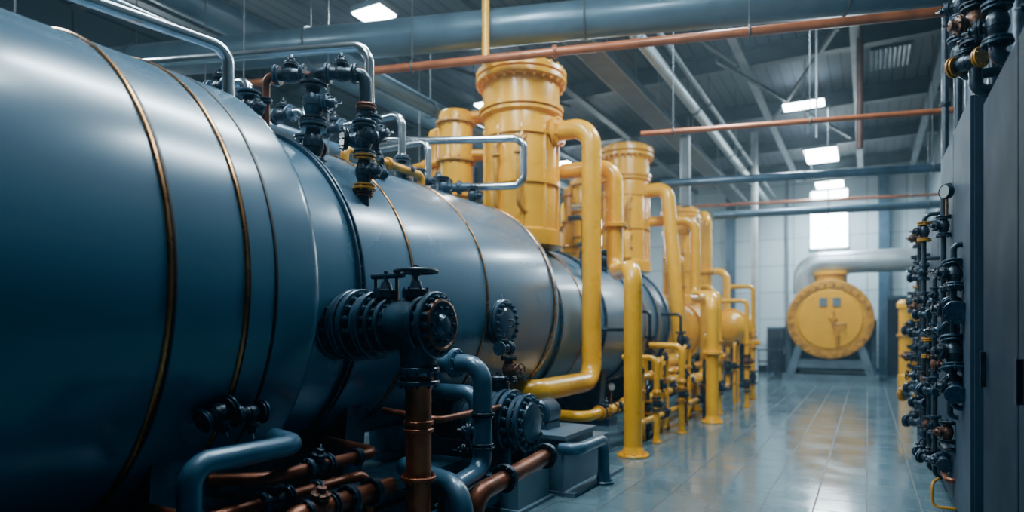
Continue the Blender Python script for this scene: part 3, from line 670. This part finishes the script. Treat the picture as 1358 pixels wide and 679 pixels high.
for (x, y) in ((-3.55, 3.2), (-3.15, 3.2), (-3.55, 4.7), (-3.15, 4.7)): part(e, "leg", MB().box((x, y, .2), (.08, .08, .4)), IRONB)
g2 = "low valves beside the tanks"
lt = "fixed to the underside of the largest tank"
valve((-3.10, 2.48, 1.12), (0, 1, 0), (.3, 0, -1), .20, "iron", lt, g2)
valve((-3.12, 2.29, 1.14), (0, .8, .3), (.2, 0, -1), .20, "iron", lt, g2)
valve((-2.74, 2.66, .82), (0, 1, 0), (.2, 0, 1), .18, "iron", "on a copper pipe", g2)
valve((-2.62, 2.55, .62), (0, 1, 0), (.2, 0, 1), .22, "rust", "on a copper pipe", g2)
valve((-2.85, 2.45, .66), (0, 1, 0), (0, 0, 1), .2, "iron", "on a copper pipe", g2)
valve((-2.6, 4.22, .82), (0, 0, 1), (-1, -.3, 0), .28, "blue", "on a blue vertical pipe", g2)
valve((-2.95, 4.7, .55), (0, 0, 1), (-1, -.3, 0), .3, "iron", "on a blue vertical pipe", g2)
valve((-3.0, 5.35, 1.22), (0, 0, 1), (1, -.4, 0), .24, "rust", "above the pump", g2, True)
valve((-3.05, 5.35, 1.42), (0, 1, 0), (0, 0, 1), .2, "iron", "above the pump", g2)
PY, PZ = 5.25, .74
e = thing("pump", "dark blue flanged pump on a blue-grey block", "pump", (-3.0, PY, .3))
part(e, "pump_motor", MB().lathe([(.12, 0), (.2, .03), (.2, .4), (.15, .45)], (-3.75, PY, PZ), X, 32), IRONB)
for k in range(5): part(e, "cooling_ring", MB().disc((-3.66+k*.06, PY, PZ), X, .225, .025, 32), IRON)
b = MB().lathe([(.2, 0), (.27, .06), (.29, .16), (.27, .26), (.2, .32)], (-3.3, PY, PZ), X, 40); b.lathe([(.11, 0), (.1, .4)], (-3.12, PY+.12, PZ), (0, 0, 1), 24)
part(e, "volute", b, IRONB)
for x0, r in ((-3.0, .30), (-2.93, .30), (-2.84, .25), (-2.77, .27)):
    part(e, "flange", MB().flange((x0, PY, PZ), X, r, .045, 16, True), IRONB)
b = MB().lathe([(.2, 0), (.18, .04), (.08, .06)], (-2.73, PY, PZ), X, 32); part(e, "end_cover", b, IRONB)
part(e, "discharge_flange", MB().flange((-3.12, PY+.12, PZ+.38), (0, 0, 1), .17, .035, 10, True), IRON)
b = MB().box((-3.1, PY-.15, .42), (.5, .06, .2)).box((-3.1, PY+.15, .42), (.5, .06, .2)).box((-3.15, PY, .315), (.8, .46, .03))
part(e, "pump_foot", b, IRONB)
e = thing("pump_plinth", "blue-grey painted block carrying the pump", "plinth", (-3.1, 5.2, 0))
b = MB().box((-3.15, 5.2, .15), (1.0, .62, .30)).box((-3.15, 5.2, .015), (1.08, .7, .03)); part(e, "plinth_block", b, CONC)
e = thing("machine_plinth", "blue-grey painted stepped block standing beside the tank", "plinth", (-2.9, 6.2, 0))
b = MB().box((-2.88, 6.0, .27), (.66, .75, .54)).box((-2.88, 6.0, .56), (.72, .82, .04)); b.box((-2.85, 6.62, .22), (.6, .5, .44)); b.box((-2.85, 6.3, .02), (.85, 1.4, .04))
part(e, "plinth_block", b, CONC)
b = MB().lathe([(.12, 0), (.14, .02), (.14, .28), (.1, .34)], (-2.95, 5.85, .74), (0, 1, 0), 24); b.box((-2.95, 6.0, .61), (.24, .3, .08))
part(e, "motor", b, IRONB)

g3 = "small valves along the yellow pipes"
for i, (x, y, z, mn, stn, s, k) in enumerate((
    (-2.95, 7.7, .55, (0, 1, 0), (.3, 0, 1), .27, "brass"), (-2.95, 8.2, .55, (0, 1, 0), (1, 0, .4), .24, "iron"), (-2.95, 9.3, .55, (0, 1, 0), (.3, 0, 1), .28, "rust"),
    (-2.95, 11.0, .55, (0, 1, 0), (.3, 0, 1), .3, "iron"), (-2.95, 12.3, .55, (0, 1, 0), (.5, 0, 1), .3, "brass"), (-2.75, 9.8, .3, (0, 1, 0), (1, 0, .6), .22, "iron"),
    (-2.75, 10.8, .3, (0, 1, 0), (1, 0, .6), .22, "rust"), (-2.75, 12.1, .3, (0, 1, 0), (1, 0, .8), .22, "iron"), (-2.75, 13.4, .3, (0, 1, 0), (.2, 0, 1), .3, "iron"),
    (-2.5, 9.9, .6, (0, 0, 1), (1, -.4, 0), .22, "brass"), (-2.45, 12.5, 1.1, (0, 0, 1), (1, -.4, 0), .26, "yellow"), (-2.17, 13.9, .95, (0, 0, 1), (1, -.4, 0), .26, "rust"),
    (-2.3, 15.6, 1.3, (0, 0, 1), (1, -.4, 0), .3, "yellow"), (-2.75, 15.0, .75, (0, 0, 1), (1, -.4, 0), .3, "iron"), (-2.45, 12.5, .5, (0, 0, 1), (1, -.4, 0), .26, "iron"),
    (-2.17, 13.9, .45, (0, 0, 1), (-1, -.4, 0), .26, "iron"), (-2.3, 15.6, .5, (0, 0, 1), (-.3, -1, 0), .3, "iron"), (-3.2, 12.6, 1.4, (0, 0, 1), (1, -.4, 0), .32, "iron"),
    (-3.15, 9.3, 1.1, (0, 0, 1), (1, -.4, 0), .24, "iron"), (-3.15, 10.4, 1.35, (0, 0, 1), (1, -.4, 0), .28, "rust"), (-3.1, 11.0, .85, (0, 1, 0), (.4, 0, 1), .24, "iron"),
    (-3.1, 12.9, .85, (0, 1, 0), (.4, 0, 1), .26, "blue"), (-2.6, 8.9, .55, (0, 0, 1), (1, -.6, 0), .2, "iron"))):
    valve((x, y, z), mn, stn, s, k, "on the pipe row", g3, i % 4 == 2)
for (x, y, z) in ((-3.15, 9.3, 1.6), (-3.15, 10.4, 1.9), (-3.2, 12.6, 1.9)):
    pipe("riser_pipe", "thin dark riser pipe beside the tank row", "pipe", [(x, y, 0), (x, y, z), (-3.65, y, z)], .03, IRON, .08, group="thin dark risers")
loops = [(-2.85, 8.75, 1.0, .3, YEL), (-2.8, 9.15, .75, .35, IRON), (-2.85, 10.0, 1.15, .35, YEL), (-2.65, 10.45, .8, .3, COP), (-2.85, 11.45, 1.3, .4, YEL), (-2.6, 11.9, .9, .35, IRON),
         (-2.85, 13.1, 1.5, .4, YEL), (-2.6, 13.0, 1.0, .3, COP), (-2.5, 14.4, 1.3, .45, YEL), (-2.9, 14.2, 1.7, .4, IRON), (-2.55, 16.4, 1.5, .5, YEL)]
for (x, y, h, dy, m) in loops:
    mn_ = {"yellow_paint": "yellow", "dark_iron": "dark", "copper": "copper"}[m.name]
    pipe("loop_pipe", "small %s pipe loop standing on the floor" % mn_, "pipe", [(x, y, 0), (x, y, h), (x, y+dy, h), (x, y+dy, 0)], .03, m, .08, [((x, y, h*.35), (0, 0, 1)), ((x, y+dy, h*.7), (0, 0, 1))], IRON if m is not YEL else YELD, foot=True, group="small pipe loops", seg=12)
    valve((x, y, h*.62), (0, 0, 1), (1, -.5, 0), .2, random.choice(["iron", "rust", "iron", "brass"]), "on a small pipe loop", g3, random.random() < .3)
    valve((x, y+dy/2, h), (0, 1, 0), (.3, 0, 1), .16, "iron", "on a small pipe loop", g3)
gauge((-2.95, 8.0, .85), (.6, -.8, 0), .05, "on the yellow pipe row", sl=.25)
for (x, y, z) in ((-4.05, 9.75, 2.84), (-4.05, 11.2, 2.84), (-4.0, 10.5, 2.80)):
    valve((x, y, z), (0, 0, 1), (1, -.3, 0), .34, "iron", "on top of the smaller tank", g3)
pipe("dark_level_pipe", "dark pipe bridle between column and tank", "pipe", [(-4.0, 9.0, 3.3), (-3.75, 9.0, 3.3), (-3.75, 9.0, 2.2)], .04, IRON, .08, [((-3.75, 9.0, 2.9), (0, 0, 1)), ((-3.75, 9.0, 2.55), (0, 0, 1))])
pipe("dark_level_pipe", "steel pipe bridle between column and tank", "pipe", [(-4.2, 9.6, 3.6), (-3.75, 9.6, 3.6), (-3.75, 9.6, 2.2)], .045, CHR, .1, [((-3.75, 9.6, 2.9), (0, 0, 1))])

# ------------------------------------------------------------------ far boiler
BX, BY, BZ = -1.03, 22.3, 1.92
e = thing("end_boiler", "round-faced yellow boiler on a blue steel stand", "boiler", (BX, BY+.8, 0))
part(e, "boiler_body", MB().lathe([(1.1, .0), (1.12, .1), (1.12, 2.0), (.9, 2.25), (.3, 2.35)], (BX, BY+.1, BZ), (0, 1, 0), 64), BLUE)
b = MB().box((BX, BY+1.35, 1.15), (2.3, 1.4, 1.7)).box((BX-1.22, BY+.5, 1.0), (.16, .2, 1.8)).box((BX+1.22, BY+.5, 1.0), (.16, .2, 1.8))
part(e, "boiler_casing", b, BLUE, "dark blue rectangular casing")
b = MB().disc((BX, BY, BZ), (0, 1, 0), 1.17, .12, 96, .02); b.lathe([(.93, -.02), (.90, -.045), (.05, -.05)], (BX, BY, BZ), (0, 1, 0), 96, False)
part(e, "front_plate", b, YEL)
b = MB().lathe([(1.0, -.05), (1.21, -.05), (1.23, -.03), (1.23, .16), (1.16, .16)], (BX, BY, BZ), (0, 1, 0), 96, False); b.bolts((BX, BY-.05, BZ), (0, -1, 0), 1.11, 28, .04, .05)
part(e, "rim_ring", b, YELD, "darker worn yellow bolted rim")
for dx in (-.17, .2):
    b = MB().box((BX+dx, BY-.06, BZ+.54), (.22, .05, .26)); part(e, "inspection_plate", b, PLATE, "blue-grey square plate")
part(e, "hub", MB().lathe([(.1, .03), (.1, .1), (.06, .15)], (BX+.12, BY, BZ+.02), (0, -1, 0), 24), YEL)
b = MB().tube([(BX+.12, BY-.12, BZ+.24), (BX+.12, BY-.12, BZ-.2), (BX+.22, BY-.12, BZ-.35), (BX+.22, BY-.12, BZ-.8)], .042, .08, 12)
b.cyl((BX+.1, BY-.12, BZ-.15), (BX+.42, BY-.12, BZ-.15), .03, 12); b.flange((BX+.42, BY-.12, BZ-.15), (1, 0, 0), .07, .03, 6)
b.flange((BX+.22, BY-.12, BZ-.55), (0, 0, 1), .08, .04, 6)
part(e, "burner_pipework", b, YELD)
b = MB().lathe([(.55, 0), (.47, .12), (.47, .36), (.55, .38), (.55, .46), (.4, .5)], (BX, BY+.75, BZ+1.05), (0, 0, 1), 48)
part(e, "flue_neck", b, YEL)
b = MB()
for dx in (-1.0, 1.0):
    for dy in (.1, 1.9):
        b.bar((BX+dx*1.15, BY+dy, .1), (BX+dx*.84, BY+dy, 1.15), .22, .22)
    b.box((BX+dx*1.12, BY+1.0, .18), (.2, 2.1, .16))
b.box((BX, BY+.12, .52), (1.9, .14, .26)); b.box((BX, BY+1.0, .09), (2.7, 2.3, .18)); b.box((BX, BY+1.9, .34), (2.0, .14, .22))
part(e, "stand", b, CONC)
pipe("flue_duct", "fat silver duct curving over the yellow boiler", "duct", [(-1.78, 23.0, 2.75), (-1.78, 23.0, 3.74), (1.70, 23.0, 3.74)], .36, SIL, .52, [], seg=40)
e = thing("yellow_cylinder", "upright yellow cylinder with bolted top", "vessel", (.98, 21.5, 0))
part(e, "vessel_shell", MB().lathe([(.22, .0), (.22, .3), (.19, .33), (.19, 2.2), (.24, 2.22), (.24, 2.35), (.15, 2.45)], (.98, 21.5, 0), (0, 0, 1), 32), YEL)
part(e, "flange", MB().flange((.98, 21.5, 1.4), (0, 0, 1), .25, .06, 10), YELD)
for (x, y, w, h) in ((-2.85, 25.2, .7, 1.7), (.85, 24.6, .6, 2.7), (-5.5, 24.9, 1.2, 2.2)):
    e = thing("wall_cabinet", "tall dark blue equipment cabinet by the pale wall", "cabinet", (x, y, 0), "cabinets by the end wall")
    part(e, "cabinet_body", MB().box((x, y, h/2), (w, .5, h)), BLUE)
    part(e, "cabinet_door", MB().box((x, y-.26, h/2), (w*.9, .03, h*.92)), CABD)
    part(e, "handle", MB().box((x+w*.35, y-.29, h*.5), (.03, .04, .25)), CHR)
e = thing("control_pedestal", "small dark control pedestal on a round base", "control pedestal", (-2.6, 22.5, 0))
part(e, "pedestal_base", MB().lathe([(.2, 0), (.2, .03), (.05, .06)], (-2.6, 22.5, 0), (0, 0, 1), 24), IRON)
part(e, "pedestal_post", MB().cyl((-2.6, 22.5, .05), (-2.6, 22.5, 1.35), .04, 12), IRON)
part(e, "control_box", MB().box((-2.6, 22.5, 1.45), (.34, .2, .26)), IRON)
e = thing("guard_rail", "low dark guard rail standing near the end wall", "railing", (-3.4, 23.6, 0))
for k in range(6): part(e, "post", MB().cyl((-4.4+k*.36, 23.6, 0), (-4.4+k*.36, 23.6, .9), .025, 8), IRON)
for z in (.5, .9): part(e, "rail", MB().cyl((-4.45, 23.6, z), (-2.55, 23.6, z), .028, 10), IRON)

# ------------------------------------------------------------------ right side
def cabinet(y0, y1, h, x0, x1, m, md, lab, doors=2):
    e = thing("control_cabinet", lab, "cabinet", ((x0+x1)/2, (y0+y1)/2, 0), "control cabinets")
    b = MB().box(((x0+x1)/2, (y0+y1)/2, h/2+.04), (x1-x0, y1-y0, h-.08)); part(e, "cabinet_body", b, m)
    part(e, "kick_plate", MB().box(((x0+x1)/2+.03, (y0+y1)/2, .04), (x1-x0-.05, y1-y0-.04, .08)), BLK)
    w = (y1-y0)/doors
    for k in range(doors):
        yc = y0+w*(k+.5)
        d = part(e, "cabinet_door", MB().box((x0-.012, yc, h/2+.05), (.024, w-.03, h-.2)), md)
        hb = MB().box((x0-.045, yc+w*.36, 1.35), (.03, .025, .22))
        for i, v in enumerate(hb.v): hb.v[i] = v-Vector(e.location)
        link("handle", hb.mesh("handle", IRON), d)
    return e
cabinet(2.9, 5.1, 3.1, .68, 1.6, CABD, CABD, "tall very dark blue steel cabinet beside the aisle", 2)
cabinet(5.5, 7.6, 3.3, .66, 1.6, CAB, CAB, "tall blue-grey steel cabinet with dark fittings", 2)
cabinet(8.2, 10.8, 3.0, .76, 1.6, CABD, CAB, "long dark blue cabinet in the equipment row", 3)
cabinet(11.2, 14.5, 2.7, .85, 1.6, CABD, CABD, "low dark cabinet beside the aisle", 3)
g4 = "valves on the cabinet row"
keys = ["iron", "iron", "iron", "rust", "iron", "blue", "brass"]
def manifold(x, y, z0, z1, n, s, r=.03, back=.35, horp=.3):
    pipe("manifold_pipe", "dark vertical manifold pipe beside the cabinets", "pipe", [(x+back, y, z0), (x, y, z0), (x, y, z1), (x+back, y, z1)], r, IRON, .07, [((x, y, z0+(z1-z0)*.5), (0, 0, 1))], IRONB, group="manifold pipes")
    for k in range(n):
        z = z0+.18+(z1-z0-.36)*(k+random.uniform(-.2, .2))/(n-1)
        st_ = random.choice([(-1, -.3, 0), (-1, .4, 0), (-.6, -1, 0), (1, -1, 0)])
        hor = random.random() < horp
        valve((x-(.05 if hor else 0), y, z), (-1, .9, 0) if hor else (0, 0, 1), (0, 0, 1) if hor else st_, s*random.uniform(.7, 1.15), random.choice(keys), "on a manifold pipe by the cabinets", g4, random.random() < .1)
manifold(.54, 7.0, .25, 2.1, 6, .16, .02, .12)
manifold(.53, 7.5, .22, 1.9, 5, .17, .02, .12)
manifold(.52, 7.95, .22, 2.8, 7, .18, .022, .5)
manifold(.54, 8.6, .25, 2.4, 6, .19, .022, .22)
manifold(.56, 9.3, .25, 2.9, 6, .21, .025, .2)
manifold(.60, 10.2, .25, 2.6, 6, .24, .025, .2)
manifold(.66, 12.0, .3, 2.2, 5, .30, .03, .2)
manifold(.60, 5.7, 3.45, 4.7, 4, .24, .035, .5, .4)
manifold(.64, 5.3, 3.2, 5.0, 6, .25, .04, .5, .5)
manifold(.70, 4.9, 3.25, 4.9, 5, .26, .045, .5, .5)
manifold(.88, 4.5, 3.3, 4.8, 4, .30, .05, .5, .5)
for (y, z, s, k, mn) in ((5.95, 2.02, .22, "iron", (0, .3, 1)), (5.9, 1.75, .26, "iron", (0, 1, .2)), (5.95, 1.42, .26, "iron", (0, .3, 1)), (6.2, 1.6, .2, "blue", (0, 1, 0)), (5.9, 1.15, .22, "iron", (0, 1, .4)), (6.7, 2.5, .18, "iron", (0, 0, 1)), (6.4, .75, .18, "rust", (0, 0, 1)), (6.6, 2.1, .18, "iron", (0, 1, 0)), (6.7, .45, .18, "iron", (0, 1, .2))):
    valve((.58, y, z), mn, (-1, -.4, 0), s, k, "bolted to a cabinet front", g4)
for (y, z) in ((5.95, 1.0), (6.2, .9), (6.7, 1.6)):
    pipe("manifold_pipe", "thin dark pipe on the cabinet front", "pipe", [(.66, y, z), (.58, y, z), (.58, y, z+1.25), (.66, y, z+1.25)], .022, IRON, .04, [((.58, y, z+.35), (0, 0, 1))], IRON, group="manifold pipes")
for (y, z) in ((6.4, .35), (6.4, .6)):
    pipe("manifold_pipe", "thin dark horizontal pipe beside the cabinets", "pipe", [(.7, y, z), (.58, y, z), (.58, y+4.1, z), (.9, y+4.1, z)], .022, COP if z < .5 else IRON, .05, [((.58, y+.4, z), (0, 1, 0)), ((.58, y+2.1, z), (0, 1, 0))], IRON, group="manifold pipes")
gauge((.60, 6.45, 2.75), (-.8, -.6, 0), .06, "on the cabinet row", sl=.2)
pipe("yellow_drain_pipe", "small yellow drain pipe curving near the floor", "pipe", [(.56, 6.9, .26), (.50, 6.7, .26), (.50, 6.7, .05), (.75, 6.7, .05)], .012, YELD, .05)
gr = "side wall risers"
pipe("tall_riser_pipe", "thick dark pipe rising up the side wall", "pipe", [(1.25, 5.3, 0), (1.25, 5.3, 7.5)], .12, IRONB, .1, [((1.25, 5.3, 4.0), (0, 0, 1)), ((1.25, 5.3, 5.4), (0, 0, 1))], group=gr)
pipe("tall_riser_pipe", "dark pipe rising up the side wall", "pipe", [(1.3, 7.9, 0), (1.3, 7.9, 7.5)], .1, IRON, .1, [((1.3, 7.9, 4.0), (0, 0, 1))], group=gr)
pipe("tall_riser_pipe", "dark pipe rising up the side wall", "pipe", [(1.3, 11.0, 0), (1.3, 11.0, 7.5)], .1, IRON, .1, [((1.3, 11.0, 4.0), (0, 0, 1))], group=gr)
pipe("side_header_pipe", "dark horizontal pipe along the side wall", "pipe", [(1.6, 2.5, 4.6), (1.6, 22, 4.6)], .09, BLUE, .1, [((1.6, y, 4.6), (0, 1, 0)) for y in (6, 9, 12, 16)])
for y in (6.1, 6.9, 8.3, 9.6):
    pipe("cabinet_conduit", "slim dark conduit rising from a cabinet top", "pipe", [(.85, y, 2.9), (.85, y, 7.5)], .04, IRON, .05, [((.85, y, 4.4), (0, 0, 1))], group="cabinet conduits")

# ------------------------------------------------------------------ world, camera
w = bpy.data.worlds.new("World"); bpy.context.scene.world = w; w.use_nodes = True
nt = w.node_tree
nt.nodes["Background"].inputs[0].default_value = (.25, .45, .6, 1); nt.nodes["Background"].inputs[1].default_value = .25
vs = nt.nodes.new("ShaderNodeVolumeScatter"); vs.inputs["Color"].default_value = (.66, .86, 1.0, 1); vs.inputs["Density"].default_value = .0032; vs.inputs["Anisotropy"].default_value = .35
nt.links.new(vs.outputs[0], nt.nodes["World Output"].inputs["Volume"])
cam = bpy.data.cameras.new("camera"); co = link("camera", cam, None, (0, 0, 1.6))
co.rotation_euler = (pi/2, 0, math.radians(29)); cam.lens = 22.53; cam.sensor_width = 36; cam.shift_y = .0718
cam.dof.use_dof = True; cam.dof.focus_distance = 5.0; cam.dof.aperture_fstop = 0.7
bpy.context.scene.camera = co
try:
    bpy.context.scene.view_settings.look = 'AgX - Punchy'
    bpy.context.scene.view_settings.exposure = 0.4
except Exception as ex: print(ex)
